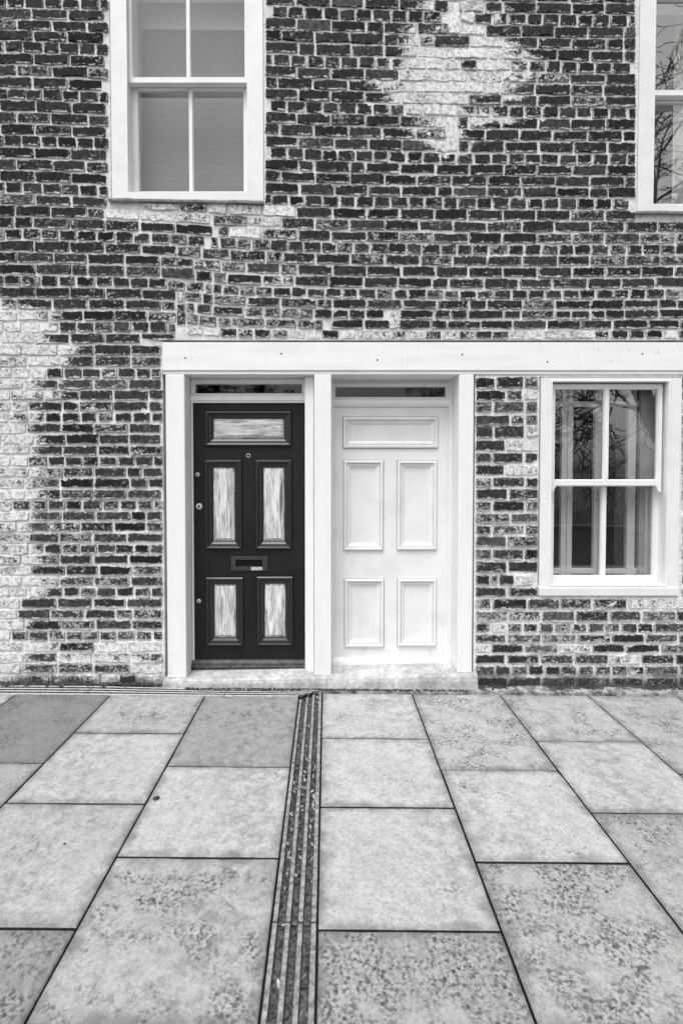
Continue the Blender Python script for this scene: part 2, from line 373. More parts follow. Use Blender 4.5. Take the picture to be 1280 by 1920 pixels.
def paleness(x, y):
    r = random.random()
    if y > 556:
        d = interp(LEFT, y)[0]-x+random.uniform(-8, 8)
        if d > 0: return random.uniform(0.5, 0.95) if d > 22 else random.uniform(0.3, 0.8)
        if d > -22 and r < 0.3: return random.uniform(0.15, 0.45)
    if y < 275:
        a, c = interp(TOP, y)
        d = min(x-a, c-x)+random.uniform(-10, 10)
        if d > 0: return (random.uniform(0.6, 1.0) if d > 30 else random.uniform(0.3, 0.9)) if r > 0.06 else 0.15
        if d > -24 and r < 0.25: return random.uniform(0.1, 0.4)
    if 195 < x < 530 and 375 < y < 412: return random.choice([0.15, 0.35, 0.6, 0.8, 0.95])
    if 440 < x < 540 and 412 < y < 445: return random.choice([0.4, 0.6, 0.9])
    if 300 < x < 540 and 412 < y < 640 and r < 0.22: return random.uniform(0.05, 0.4)
    if 300 < x < 1290 and 612 < y < 640: return random.choice([0.05, 0.3, 0.5, 0.6, 0.85])
    if y > 1205 and x < 305: return random.choice([0.2, 0.35, 0.5, 0.65, 0.8])
    if y > 640 and x < 305 and r < 0.22: return random.uniform(0.1, 0.4)
    if x > 885 and y > 700:
        if y > 1120: return random.choice([0, 0, 0, 0, 0.15, 0.25, 0.35, 0.6])
        return random.choice([0, 0, 0, 0, 0, 0.25, 0.7]) if x > 970 else random.choice([0]*9+[0.4])
    return 0.0 if r > 0.012 else random.uniform(0.2, 0.6)
def wash(x, y):
    f = 0.0
    if y > 540: f = max(f, min(1, max(0, (interp(LEFT, y)[0]-x)/50+0.75)))
    if y < 290:
        a, c = interp(TOP, y); f = max(f, min(1, max(0, min(x-a, c-x)/44+0.85)))
    if y > 1190 and x < 305: f = max(f, min(1, (y-1190)/60))
    return f
def smearing(x, y):
    s = 0.14
    if 300 < x < 560 and 380 < y < 640: s = 0.62
    elif y > 400: s = 0.30
    if x > 1020 and 400 < y < 500: s = 0.5
    if y > 1150: s = 0.6
    if x > 880 and y > 700: s = 0.5
    return max(0, min(0.62, random.gauss(s*0.85, 0.20)))

OPEN_PX = [(203, -90, 496, 381), (1190.5, -90, 1486, 404), (302, 637, 1333, 703), (304.5, 690, 890, 1320), (1008, 700, 1277.5, 1120)]
bricks = []                                            # (x0, x1, ytop, ybot at left, dy slope, pale, upright)
def put(x0, x1, yl, yr, h):
    """clip a course piece against the openings and keep what remains"""
    segs = [(x0, x1)]
    ym = (yl+yr)/2; t, bt = ym-h/2, ym+h/2
    for a, c, d, e in OPEN_PX:
        ns = []
        for s0, s1 in segs:
            if s1 <= a or s0 >= d or bt <= c or t >= e: ns.append((s0, s1)); continue
            if e-t < h*0.45 and e > t: t = max(t, e+1.5); ns.append((s0, s1)); continue      # squeezed below an opening
            if bt-c < h*0.45 and c < bt: bt = min(bt, c-1.5); ns.append((s0, s1)); continue    # squeezed above it
            if s0 < a: ns.append((s0, a-1.0))
            if s1 > d: ns.append((d+1.0, s1))
        segs = ns
    for s0, s1 in segs:
        if s1-s0 > 9 and bt-t > 5: bricks.append((s0, s1, t, bt, (yr-yl)/max(1, x1-x0)))

def joints(r, k, zone):
    if zone == 'mid':   return (540.7, 31.8) if r == 0 else ((524.7, 64.3) if r == 2 else (557, 64.3))
    if zone == 'left':  return (10, 34.2) if r == 0 else ((34, 66.4) if r == 2 else (64, 67))
    return (252.6, 33.0) if r == 0 else ((275, 66.4) if r == 2 else (241, 66.6))
for c in range(-18, 62):
    k, r = divmod(c, 4)
    ymid = cy(c, 300)
    if k == 6 and r == 2: r = 1.5                       # a mixed course
    zones = [('left', -460, 496), ('mid', 496, 1740)] if ymid < 645 else [('low', -460, 306), ('mid', 1277, 1740)]
    if 380 < ymid < 645: zones = [('left', -460, 396+random.uniform(-20, 20))]; zones.append(('mid', zones[0][2], 1740))
    for zn, za, zb in zones:
        if zn == 'mid' and ymid >= 645: continue
        j0, p = joints(0 if r == 0 else (2 if r == 2 else 1), k, zn)
        if ymid > 590 and r != 0: p *= random.uniform(0.9, 1.02)
        j0 += random.uniform(-4, 4)
        xs = []; x = j0-p*math.ceil((j0-za)/p)-p
        while x < zb+p:
            xs.append(x+random.uniform(-2.2, 2.2))
            q = p
            if r == 1.5: q = random.choice([p, p/2, p, p/2])
            elif r != 0 and random.random() < 0.04: q = p/2
            x += q
        for a, d in zip(xs, xs[1:]):
            a, d = max(a, za), min(d, zb)
            if d-a < 8: continue
            mw = random.uniform(3.0, 6.0)/2
            xm = (a+d)/2; sp = cy(c+1, xm)-cy(c, xm)
            if sp < 1: sp = 20.5
            put(a+mw, d-mw, cy(c, a), cy(c, d), sp-random.uniform(4.0, 5.8))
# low right: pier between door and window, the strip beyond the window and the courses below it
PIER = [716.7, 740.7, 762.7, 786.7, 809, 835, 858, 881, 904, 926, 948.7, 971, 993, 1015, 1039, 1063, 1087, 1110, 1132, 1155, 1177, 1197, 1216, 1236, 1257, 1278, 1298]
PJ = [[890, 929, 982, 1012], [890, 948, 981, 1012], [890, 924, 984, 1012], [890, 956, 984, 1012], [890, 925, 984, 1012], [890, 948, 1012],
      [890, 922, 982, 1012], [890, 946, 1012], [890, 922, 984, 1012], [890, 952, 1012], [890, 922, 984, 1012], [890, 956, 1012],
      [890, 922, 984, 1012], [890, 950, 1012], [890, 922, 982, 1012], [890, 951, 1012], [890, 919, 934, 965, 1000, 1012], [890, 951, 1012]]
for i, y in enumerate(PIER):
    h = (PIER[i+1]-y if i+1 < len(PIER) else 20.5)-random.uniform(4.6, 6.6)
    if i < 18: xs = list(PJ[i])+[1277, 1300+random.uniform(-6, 20)]
    else:
        hd = i in (20, 24); x = 890.0; xs = [x]
        x += {18: 32, 19: 63, 20: 30, 21: 60, 22: 30, 23: 58, 24: 38, 25: 62, 26: 40}[i]
        while x < 1760: xs.append(x); x += (31 if hd and random.random() < 0.85 else 64)*random.uniform(0.95, 1.04)
    if i < 18:
        while xs[-1] < 1740: xs.append(xs[-1]+(32 if i % 4 == 0 else 64)*random.uniform(0.97, 1.03))
    for a, d in zip(xs, xs[1:]):
        if a < 1013 and d > 1270 and i < 18: continue
        if d < a+8: continue
        mw = random.uniform(3.6, 6)/2
        put(a+mw, d-mw, y, y, h)
    # the far left keeps the ordinary courses (above)
for i, y in enumerate((650, 672, 694)):
    x = 1336.0
    while x < 1740: put(x, x+59, y, y, 17); x += 64
# upright bricks of the patch and over the lintel, as replaced bricks
UP = [(842, 6, 861, 63, 1.0), (838, 221, 857, 282, 1.0), (331, 545, 346, 565, 0.5), (332, 571, 347, 608, 0.3), (591, 601, 604, 617, 0.3), (732, 585, 746, 614, 0.8)]
def hits(bk, u): return not (bk[1] < u[0]-2 or bk[0] > u[2]+2 or bk[3] < u[1]-1 or bk[2] > u[3]+1)
nb = []
for bk in bricks:
    keep = [bk]
    for u in UP:
        out = []
        for q in keep:
            if not hits(q, u): out.append(q); continue
            if q[0] < u[0]-14: out.append((q[0], u[0]-3, q[2], q[3], q[4]))
            if q[1] > u[2]+14: out.append((u[2]+3, q[1], q[2], q[3], q[4]))
        keep = out
    nb += keep
bricks = [bk+(None,) for bk in nb]+[(u[0], u[2], u[1], u[3], 0.0, u[4]) for u in UP]

def brick_mesh(b, bk):
    x0, x1, t, bt, sl, pl = bk
    xm, ym = (x0+x1)/2, (t+bt)/2; w, h = x1-x0, bt-t
    pale = paleness(xm, ym) if pl is None else pl
    nlong = 6 if w > 40 else 4
    cr = min(random.uniform(0.8, 2.6), h*0.25); rot = random.gauss(0, 0.011)
    ox, oy = random.gauss(0, 0.5), random.gauss(0, 0.7)
    pts = []
    for i in range(nlong): f = i/(nlong-1); pts.append((x0+cr+(w-2*cr)*f, bt+random.gauss(0.1, 1.0)))
    pts.append((x1+random.gauss(0, 0.5), bt-cr)); pts.append((x1+random.gauss(0, 0.5), t+cr))
    for i in range(nlong): f = i/(nlong-1); pts.append((x1-cr-(w-2*cr)*f, t+random.gauss(0, 0.8)))
    pts.append((x0+random.gauss(0, 0.5), t+cr)); pts.append((x0+random.gauss(0, 0.5), bt-cr))
    if random.random() < 0.12:                          # a broken corner
        k = random.choice([0, nlong-1, nlong+2, nlong*2+1]); px, py = pts[k]; pts[k] = (px+(xm-px)*random.uniform(0.12, 0.3), py+(ym-py)*random.uniform(0.3, 0.7))
    out, back, luv, pv = [], [], [], []
    w0 = wash(xm, ym)
    yy = (random.gauss(-0.0045, 0.002) if pale > 0.55 else random.gauss(-0.0060, 0.0020)); tx, tz = random.gauss(0, 0.012), random.gauss(0, 0.02)
    cx_, cz_ = P(xm, ym)
    for px, py in pts:
        dx, dy = px-xm, py-ym
        qx, qy = xm+dx-dy*rot+ox, ym+dy+dx*(rot+sl)+oy
        X, Z = P(qx, qy); out.append((X, yy+tx*(X-cx_)+tz*(Z-cz_)+random.gauss(0, 0.0006), Z)); luv.append((X-cx_, Z-cz_, 0)); pv.append(max(0, min(1, pale+1.1*(wash(qx, qy)-w0)+random.gauss(0, 0.05))))
        X, Z = P(qx+(0.9 if dx > 0 else -0.9), qy+(0.9 if dy > 0 else -0.9)); back.append((X, 0.0085, Z))
    n = len(pts)
    S = 1/ (F/3.53)
    tone = max(0.009, random.gauss(0.023, 0.008))
    if random.random() < 0.10: tone *= random.uniform(1.2, 1.8)
    if xm > 880 and ym > 1120: tone *= random.uniform(0.7, 2.6)
    elif ym > 640: tone *= 1.25
    if xm < 200 and ym < 500: tone *= 0.85
    b.add(out+back, [tuple(range(n))]+[(j, n+j, n+(j+1) % n, (j+1) % n) for j in range(n)],
          luv=luv+luv, lhs=(w*S/2, h*S/2, 0), tone=tone, smear=smearing(xm, ym))
    b.at.setdefault('pale', []).extend(pv+pv)
inview = [bk for bk in bricks if 0 < (bk[0]+bk[1])/2 < 1280 and 0 < (bk[2]+bk[3])/2 < 1296]
inview.sort(key=lambda q: -(q[1]-q[0])*(q[3]-q[2]))
solo = set(inview[:300])
rest = MB()
for bk in bricks:
    if bk in solo:
        b = MB(); brick_mesh(b, bk); b.build('brick', 'brick', wall, attrs=True)
    else: brick_mesh(rest, bk)
ro = rest.build('brickwork', 'brick', wall, attrs=True); ro['kind'] = 'stuff'; ro['label'] = 'remaining dark bricks of the wall'
# shadow gap between brick edges and joinery is real: the frames sit a little inside the openings

# --- lintel with bead and bolt holes
b = MB(); b.box(*P(305.5, 670)[:1], P(1330, 670)[0], -0.012, 0.235, P(640, 695)[1], P(640, 642.3)[1])
lintel = b.build('lintel', 'lintel', house, 0.003); lintel['label'] = 'long white painted timber lintel board over doors and window'
boxo('bead', P(306, 699)[0], P(1330, 699)[0], -0.004, 0.232, P(640, 702)[1], P(640, 695.4)[1], 'lintel', lintel, 0.004)
for px, py in ((347.5, 671), (527, 663), (707, 674.7), (866, 664.6), (1026, 678), (1203.7, 663.5)):
    b = MB(); x, z = P(px, py, -0.012); disc(b, x, z, 0.006, [(1, -0.0128), (1, -0.011)], 10); b.build('bolt_hole', 'void', lintel)

# --- threshold
b = MB(); vs = []; n = 28
xa, xb = P(314, 1274)[0]-0.02, P(892, 1264)[0]
loops = []
for i in range(n+1):
    f = i/n; x = xa+(xb-xa)*f; zt = 0.046+0.040*f; jn = 0.006*noise.noise(Vector((x*6, 1, 0))); j2 = 0.006*noise.noise(Vector((x*9, 4, 0)))
    loops.append([(x, 0.30, -0.25), (x, -0.052+j2, -0.25), (x, -0.050+j2, gz(x)+0.004), (x, -0.047+jn, zt*0.5), (x, -0.040+jn, zt*0.84), (x, -0.028, zt), (x, 0.30, zt+0.012)])
b.rings(loops, True, True); thr = b.build('threshold', 'stone', house, smooth=False); thr['label'] = 'worn pale stone threshold below the two doors'
def thz(x): return 0.046+0.040*(x-xa)/(xb-xa)

# --- posts and jambs
def post(px0, px1, y0, y1, name, label, ztop=P(640, 702)[1], bev=0.006, py=990):
    x0, x1 = P(px0, py, y0)[0], P(px1, py, y0)[0]
    b = MB(); n = 1
    b.box(x0, x1, y0, y1, thz((x0+x1)/2)+0.001, ztop)
    o = b.build(name, 'post', house, bev)
    if label: o['label'] = label
    return o
post(312, 347.5, -0.006, 0.23, 'door_post', 'white painted post left of the black door')
post(589, 621, -0.006, 0.23, 'door_post', 'white painted post between the black and white doors')
post(859, 886.5, -0.006, 0.235, 'door_post', 'white painted post right of the white door', py=990)
post(571.5, 588.5, 0.055, 0.228, 'door_jamb', 'set back white jamb beside the black door')
post(359.5, 362.6, YB-0.012, YB+0.03, 'door_stop', None, bev=0.001)
post(841, 846.5, YW-0.015, YW+0.03, 'door_stop', None, bev=0.001)
post(621.2, 624.6, YW-0.05, YW+0.03, 'door_stop', None, bev=0.001)

# --- doors
BOL = [(0.0, 0.030), (0.0, -0.011), (0.004, -0.016), (0.011, -0.018), (0.0165, -0.014), (0.0170, -0.001), (0.0195, -0.001), (0.0200, -0.008), (0.027, -0.006), (0.029, -0.001), (0.040, 0.008), (0.0405, 0.02)]
def locks(door, Y):
    for px, py, r in ((370.6, 890, 4.3), (373.4, 949.5, 6.3), (373, 1127, 4.3)):
        x, z = P(px, py, Y); rr = r/272.0; b = MB()
        disc(b, x, z, rr, [(1, Y), (1, Y-0.004), (0.85, Y-0.007), (0.5, Y-0.0085)]); b.build('lock', 'metal', door)
        b = MB(); disc(b, x, z+rr*0.12, rr*0.30, [(1, Y-0.0078), (1, Y-0.0105), ]); b.box(x-rr*0.13, x+rr*0.13, Y-0.0105, Y-0.0078, z-rr*0.5, z); b.build('keyhole', 'void', door)
    x, z = P(465.8, 854.3, Y); b = MB()
    n = 20; b.rings([[(x+r*math.cos(2*math.pi*i/n), y, z+r*math.sin(2*math.pi*i/n)) for i in range(n)] for r, y in ((0.0155, Y), (0.0155, Y-0.005), (0.0125, Y-0.007), (0.010, Y-0.004), (0.010, Y+0.001))]); b.build('peephole', 'metal', door)
    b = MB(); disc(b, x, z, 0.0095, [(1, Y-0.0005), (0.8, Y-0.003)]); b.build('peephole_lens', 'void', door)
def door(name, label, pxr, Y, panels, mat, pmat, raised):
    x0, x1, z0, z1 = rect(*pxr, Y)
    rs = [rect(*p, Y) for p in panels]
    b = MB(); plate(b, x0, x1, z0, z1, [(r[0]-0.0035, r[1]+0.0035, r[2]-0.0035, r[3]+0.0035) for r in rs], Y, 0.045)
    d = b.build(name, mat, house); d['label'] = label
    for i, r in enumerate(rs):
        sx = 1.0
        b = MB(); prof(b, *r, [(dd*1.32, Y+yy) for dd, yy in BOL]); b.build('panel_moulding', 'gloss' if raised else mat, d)
        q = 0.0548; b = MB(); rr = (r[0]+q, r[1]-q, r[2]+q, r[3]-q)
        cx_, cz_, hw, hh = (rr[0]+rr[1])/2, (rr[2]+rr[3])/2, (rr[1]-rr[0])/2, (rr[3]-rr[2])/2
        if raised:
            loops = [(0.0, 0.016), (0.024, 0.003), (0.0245, 0.001)]
        else: loops = [(-0.004, 0.011), (0.0, 0.011), (0.001, 0.011)]
        vs, luv = [], []
        for dd, yy in loops:
            for sx_, sz_ in ((-1,-1),(1,-1),(1,1),(-1,1)):
                x, z = cx_+sx_*(hw-dd), cz_+sz_*(hh-dd); vs.append((x, Y+yy, z)); luv.append((x-cx_, z-cz_, 0))
        fs = [(k*4+j, k*4+(j+1) % 4, k*4+4+(j+1) % 4, k*4+4+j) for k in range(2) for j in range(4)]+[(8, 9, 10, 11)]
        b.add(vs, fs, luv=luv, lhs=(hw, hh, 0))
        p = b.build('panel', (pmat[1] if hw > hh else pmat[0]), d, attrs=True)
        if raised: p['label'] = 'bare wood panel with the paint stripped off'
    return d, (x0, x1, z0, z1)
bd, br = door('door', 'black painted panelled door with bare stripped wood panels', (362.3, 756, 571.5, 1240, ), YB,
    [(385, 770, 546.5, 837), (385, 862, 453.5, 1030), (479, 862, 547, 1030), (387, 1082.5, 456, 1211), (481.5, 1081, 549, 1210.5)], 'black', ('woodv', 'woodh'), True)
locks(bd, YB)
x0, x1, z0, z1 = rect(433.5, 1043, 502, 1070, YB); s = rect(442, 1049.5, 492, 1062, YB)
b = MB(); plate(b, x0, x1, z0, z1, [s], YB-0.009, 0.010); b.build('letterbox', 'blacksteel', bd, 0.0015)
boxo('letterbox_flap', s[0], s[1], YB-0.003, YB+0.002, s[2], s[3], 'void', bd, 0.001)
q = rect(471, 1062.8, 492, 1068.8, YB); boxo('letterbox_sticker', q[0], q[1], YB-0.0105, YB-0.0088, q[2], q[3], 'paper', bd, 0.0004)
def weatherboard(d, pxr, Y, mat):
    x0, x1, z0, z1 = rect(*pxr, Y); h = z1-z0
    b = MB(); b.rings([[(x, Y+0.002, z0), (x, Y-0.040, z0), (x, Y-0.043, z0+0.35*h), (x, Y-0.036, z0+0.42*h), (x, Y-0.030, z0+0.7*h), (x, Y-0.012, z1-0.004), (x, Y+0.002, z1)] for x in (x0, x1)], True, True)
    b.build('weatherboard', mat, d, 0.0015)
weatherboard(bd, (361, 1236, 572.5, 1252.5), YB, 'wornblack')
wd, wr = door('door', 'white painted panelled door of six plain panels', (624, 763, 841, 1240), YW,
    [(643, 782, 820, 840), (644, 863, 718, 1032), (744, 863.5, 818, 1031), (646, 1085, 719, 1213), (745, 1085, 817, 1211)], 'white', ('white', 'white'), False)
weatherboard(wd, (624.5, 1232, 841, 1252.5), YW, 'white')
wd['label'] = 'white painted door with five moulded panels'

# --- lights over the doors
def transom(pxo, pxg, pxbar, Y, lab):
    x0, x1, z0, z1 = rect(*pxo, Y); g = rect(*pxg, Y); t = rect(*pxbar, Y)
    top = P(640, 697)[1]
    b = MB(); plate(b, x0-0.012, x1+0.012, z0-0.02, top, [g], Y+0.004, 0.04)
    prof(b, x0, x1, z0, z1, [(0, Y+0.004), (0, Y-0.008), (0.010, Y-0.008), (0.014, Y+0.0), (0.022, Y+0.002), (0.024, Y+0.012)])
    f = b.build('fanlight', 'post', house); f['label'] = lab
    b = MB(); h = t[3]-t[2]
    b.rings([[(x, Y+0.03, t[2]), (x, Y-0.016, t[2]), (x, Y-0.016, t[2]+0.22*h), (x, Y-0.026, t[2]+0.3*h), (x, Y-0.026, t[3]-0.15*h), (x, Y-0.018, t[3]), (x, Y+0.03, t[3])] for x in (t[0], t[1])], True, True)
    b.build('transom_bar', 'post', f, 0.001)
    pane('pane', g[0]-0.004, g[1]+0.004, g[2]-0.004, g[3]+0.004, Y+0.016, f, 'fanglass')
def pane(name, x0, x1, z0, z1, Y, parent, gl='glass'):
    b = MB(); y2 = Y+0.004
    vs = [(x0,Y,z0),(x1,Y,z0),(x1,Y,z1),(x0,Y,z1),(x0,y2,z0),(x1,y2,z0),(x1,y2,z1),(x0,y2,z1)]
    b.add(vs, [(0,1,2,3)], 0); b.add(vs, [(7,6,5,4),(0,4,5,1),(1,5,6,2),(2,6,7,3),(3,7,4,0)], 1)
    return b.build(name, [gl, 'clear'], parent, fix=False)
transom((359, 711, 572, 743), (365.5, 719.5, 566, 740.5), (358, 741.5, 573, 755.5), YB, 'narrow glazed light above the black door')
transom((623, 718, 842, 750), (627, 725, 835.5, 748), (622, 748.5, 845, 762.5), YW, 'narrow glazed light above the white door')

# --- sash windows
def sash(parent, name, x0, x1, z0, z1, Y, st, top, bot, bar, depth=0.04, horns=None, gl='glass'):
    """one sash: stiles st wide, rails, one upright glazing bar, two panes"""
    xm = (x0+x1)/2
    hs = [(x0+st, xm-bar/2, z0+bot, z1-top), (xm+bar/2, x1-st, z0+bot, z1-top)]
    b = MB(); plate(b, x0, x1, z0, z1, hs, Y, depth)
    for h in hs: prof(b, h[0]-0.004, h[1]+0.004, h[2]-0.004, h[3]+0.004, [(-0.002, Y-0.0005), (0.004, Y-0.0005), (0.009, Y+0.012), (0.010, Y+0.020)])
    s = b.build(name, 'sash', parent)
    for h in hs: pane('pane', h[0]-0.006, h[1]+0.006, h[2]-0.006, h[3]+0.006, Y+0.021, parent, gl)
    if horns:
        for sx in (-1, 1):
            xe = x0 if sx < 0 else x1; hw = 0.034; pr = [(0, 0), (hw, 0), (hw*0.97, -0.22*horns), (hw*0.72, -0.42*horns), (hw*0.70, -0.66*horns), (hw*0.50, -0.90*horns), (hw*0.25, -horns), (0, -horns)]
            b = MB(); b.rings([[(xe-sx*px, yy, z0+pz) for px, pz in pr] for yy in (Y, Y+depth)], True, True); b.build('sash_horn', 'sash', parent)
    return s
def upper_window(r, label):
    x0, x1, z0, z1 = r; S = 1/272.0
    b = MB(); ins = 0.114; il = (x0+ins, x1-ins, z0+0.055, z1-0.09)
    plate(b, x0+0.004, x1-0.004, z0+0.002, z1, [il], 0.004, 0.03)
    plate(b, il[0]-0.03, il[1]+0.03, z0+0.01, z1-0.02, [(il[0]-0.003, il[1]+0.003, il[2]-0.006, il[3]+0.003)], 0.034, 0.19)
    w = b.build('window', 'white', house); w['label'] = label
    zm = z0+(P(350, 141)[1]-P(350, 378)[1])                       # meeting rail
    sash(w, 'upper_sash', il[0]-0.002, il[1]+0.002, zm-0.030, il[3]+0.002, 0.040, 0.020, 0.05, 0.036, 0.022, 0.045, None, 'clearglass' if x0 < 0 else 'skyglass')
    sash(w, 'lower_sash', il[0]-0.002, il[1]+0.002, il[2]-0.004, zm+0.004, 0.092, 0.038, 0.036, 0.055, 0.022, 0.045, None, 'clearglass' if x0 < 0 else 'skyglass')
    b = MB(); n = 24
    b.rings([[(x0-0.012+(x1-x0+0.016)*i/n, yy, z0-0.008+zz+0.003*noise.noise(Vector((i*0.4, x0, 0)))-0.020*i/n*(1 if x0 < 0 else 0.3)) for yy, zz in ((0.03, 0.012), (-0.022, 0.010), (-0.026, 0.004), (-0.024, -0.008), (0.03, -0.004))] for i in range(n+1)], True, True)
    b.build('sill', 'lead', w)
    return w, il, zm
wl, ilu, zmu = upper_window(win_ul, 'tall white sash window with grey blind, upper left')
wr_, ilr, zmr = upper_window(win_ur, 'white sash window with branches mirrored in it, cut by the right edge')

# lower window
x0, x1, z0, z1 = rect(1011.5, 708, 1273, 1116.5, 0.0)
il = rect(1033, 716, 1248.5, 1098.5, 0.0)
b = MB(); plate(b, x0, x1, z0, z1, [il], -0.008, 0.03)
prof(b, il[0]-0.012, il[1]+0.012, il[2]-0.004, il[3]+0.012, [(0, -0.0085), (0.003, -0.013), (0.009, -0.013), (0.0125, -0.006), (0.0128, 0.01)])
plate(b, il[0]-0.03, il[1]+0.03, z0+0.01, z1-0.005, [(il[0]-0.003, il[1]+0.006, il[2]-0.003, il[3]+0.004)], 0.0225, 0.16)
lw = b.build('window', 'white', house); lw['label'] = 'white two over two sash window right of the white door'
a = rect(1038, 729, 1232, 900, 0.05); s = rect(1038, 900.5, 1232, 910, 0.05)
sash(lw, 'upper_sash', a[0]-0.022, a[1]+0.022, s[2], a[3]+0.03, 0.035, 0.022, 0.03, s[3]-s[2], 0.026, 0.04, 0.048)
a = rect(1035, 905, 1223, 1079.5, 0.11); s = rect(1035, 1080, 1223, 1097, 0.095)
sash(lw, 'lower_sash', a[0]-0.045, a[1]+0.045, s[2]-0.004, a[3], 0.088, 0.045, 0.02, (s[3]-s[2])+0.002, 0.026, 0.042)
b = MB(); bx = rect(1012, 1100, 1274, 1117, -0.01)
b.rings([[(x, 0.03, bx[2]), (x, -0.014, bx[2]), (x, -0.017, bx[3]-0.008), (x, 0.012, bx[3]+0.004), (x, 0.03, bx[3]+0.004)] for x in (x0-0.003, x1+0.003)], True, True); b.build('sill', 'white', lw, 0.002)
# inner casement frames behind the lower window
YI = 0.155
b = MB()
for px0, px1 in ((1052, 1062), (1063, 1073), (1114, 1126), (1176, 1191)):
    q = rect(px0, 760, px1, 1075, YI); b.box(q[0], q[1], YI, YI+0.035, z0-0.1, z1+0.1)
q = rect(1030, 1066, 1200, 1076, YI); b.box(q[0], q[1], YI+0.003, YI+0.03, q[2], q[3])
q = rect(1030, 752, 1200, 762, YI); b.box(q[0], q[1], YI+0.003, YI+0.03, q[2], q[3])
ic = b.build('inner_casement', 'inner', lw, 0.002)
q = rect(1196, 700, 1240, 1100, YI)
b = MB(); b.box(q[0], q[1]+0.02, YI-0.02, YI+0.30, z0-0.1, z1+0.1); b.build('window_reveal', 'reveal', lw)

# room behind: closed, so no daylight leaks in
b = MB()
def room(x0, x1, z0, z1, y0=0.243, y1=3.4):
    vs = [(x0,y0,z0),(x1,y0,z0),(x1,y1,z0),(x0,y1,z0),(x0,y0,z1),(x1,y0,z1),(x1,y1,z1),(x0,y1,z1)]
    b.add(vs, [(0,3,2,1),(4,5,6,7),(1,2,6,5),(2,3,7,6),(3,0,4,7)])
zf = P(640, 600)[1]
room(WX0, WX1, -0.35, zf-0.02); room(WX0, WX1, zf, WZ1); rm = b.build('room_lining', 'room', house, fix=False)
# partition so that each opening has its own dark room
boxo('partition', P(950, 900)[0], P(950, 900)[0]+0.08, 0.25, 3.38, -0.33, zf-0.03, 'room', house, 0)
boxo('partition', 0.6, 0.68, 0.25, 3.38, zf+0.01, WZ1-0.01, 'room', house, 0)

# blinds and curtain hang inside: things of their own
q = rect(267, 54, 500, 420, 0.250)
b = MB(); n = 60; zt, zb = q[3], win_ul[2]-0.05
loops = []
for i in range(n+1):
    z = zt+(zb-zt)*i/n; loops.append([(q[0], 0.250+0.0012*(i % 2), z), (q[1]+0.2, 0.250+0.0012*(i % 2), z-0.012)])
b.rings(loops, closed=False)
vs = [(q[0], 0.258, zt), (q[1]+0.2, 0.258, zt-0.012), (q[1]+0.2, 0.258, zb), (q[0], 0.258, zb)]; b.add(vs, [(3, 2, 1, 0)])
tag(b.build('window_blind', 'blind', fix=False), 'grey slatted blind behind the upper left sash window', 'blind')
boxo('backing', win_ul[0]-0.1, win_ul[1]+0.1, 0.280, 0.292, win_ul[2]-0.2, win_ul[3]+0.1, 'blind2')
tag(bpy.data.objects['backing'], 'pale sheet hanging behind the grey blind of the upper left window', 'roller blind'); bpy.data.objects['backing'].name = 'roller_blind'
b = MB(); q = rect(1262, 0, 1330, 400, 0.30); n = 40
b.rings([[(q[0]+(q[1]-q[0])*i/n, 0.30+yy+0.02*math.sin(i*1.1), z) for i in range(n+1)] for yy, z in ((0, win_ur[2]-0.1), (0, win_ur[3]))], closed=False)
tag(b.build('curtain', 'curtain', smooth=True, fix=False), 'white curtain hanging inside the upper right window', 'curtain')
b = MB(); b.box(win_ur[0]-0.1, win_ur[1]+0.1, 0.50, 0.512, win_ur[2]-0.2, win_ur[3]+0.1)
tag(b.build('roller_blind', 'blind'), 'grey blind behind the curtain of the upper right window', 'roller blind')

# ------------------------------------------------------------------ pavement
pav = sheet('pavement', -9, 9, -4.5, 0.02, G0-0.024, 'bed', 40, 10); tag(pav, kind='structure')
slab_n = [0]
def slab(cors, tone, spots):
    """a paving slab between four ground corners (near left, near right, far right, far left)"""
    b = MB(); gx, gy = random.uniform(0.0028, 0.0042), random.uniform(0.0036, 0.0052); cx_ = sum(c[0] for c in cors)/4; cy_ = sum(c[1] for c in cors)/4
    dz = random.gauss(0, 0.0008); tx, ty = random.gauss(0, 0.001), random.gauss(0, 0.001)
    top, bev, low, luv = [], [], [], []
    hw = (cors[1][0]-cors[0][0])/2; hh = (cors[3][1]-cors[0][1])/2
    seg = 9; edge = []
    for k in range(4):
        p, q = cors[k], cors[(k+1) % 4]
        for i in range(seg):
            f = i/seg; edge.append((p[0]+(q[0]-p[0])*f, p[1]+(q[1]-p[1])*f, 0 < i))
    for x, y, mid in edge:
        sx, sy = (1 if x > cx_ else -1), (1 if y > cy_ else -1)
        onx = abs(abs(x-cx_)-hw) < 0.02; ony = abs(abs(y-cy_)-hh) < 0.02
        def inn(g):
            return (x-(sx*(gx+g) if onx else 0), y-(sy*(gy+g) if ony else 0))
        j = abs(random.gauss(0, 0.0012))+(0.006 if random.random() < 0.02 else 0)
        z = gz(x)+dz+tx*(x-cx_)+ty*(y-cy_)
        a = inn(0.004+j*1.5); top.append((a[0], a[1], z)); a2 = inn(j*0.5); bev.append((a2[0], a2[1], z-0.004)); low.append((a2[0], a2[1], z-0.04))
        luv.append((a[0]-cx_, a[1]-cy_, 0))
    n = len(top)
    b.add(top+bev+low, [tuple(range(n))]+[(r*n+j, r*n+(j+1) % n, (r+1)*n+(j+1) % n, (r+1)*n+j) for r in (0, 1) for j in range(n)],
          luv=luv*3, lhs=(hw, hh, 0), tone=tone, spots=spots)
    b.mi = [0]*(1+n)+[1]*n
    b.build('paving_slab', ['slab', 'bed'], pav, attrs=True)
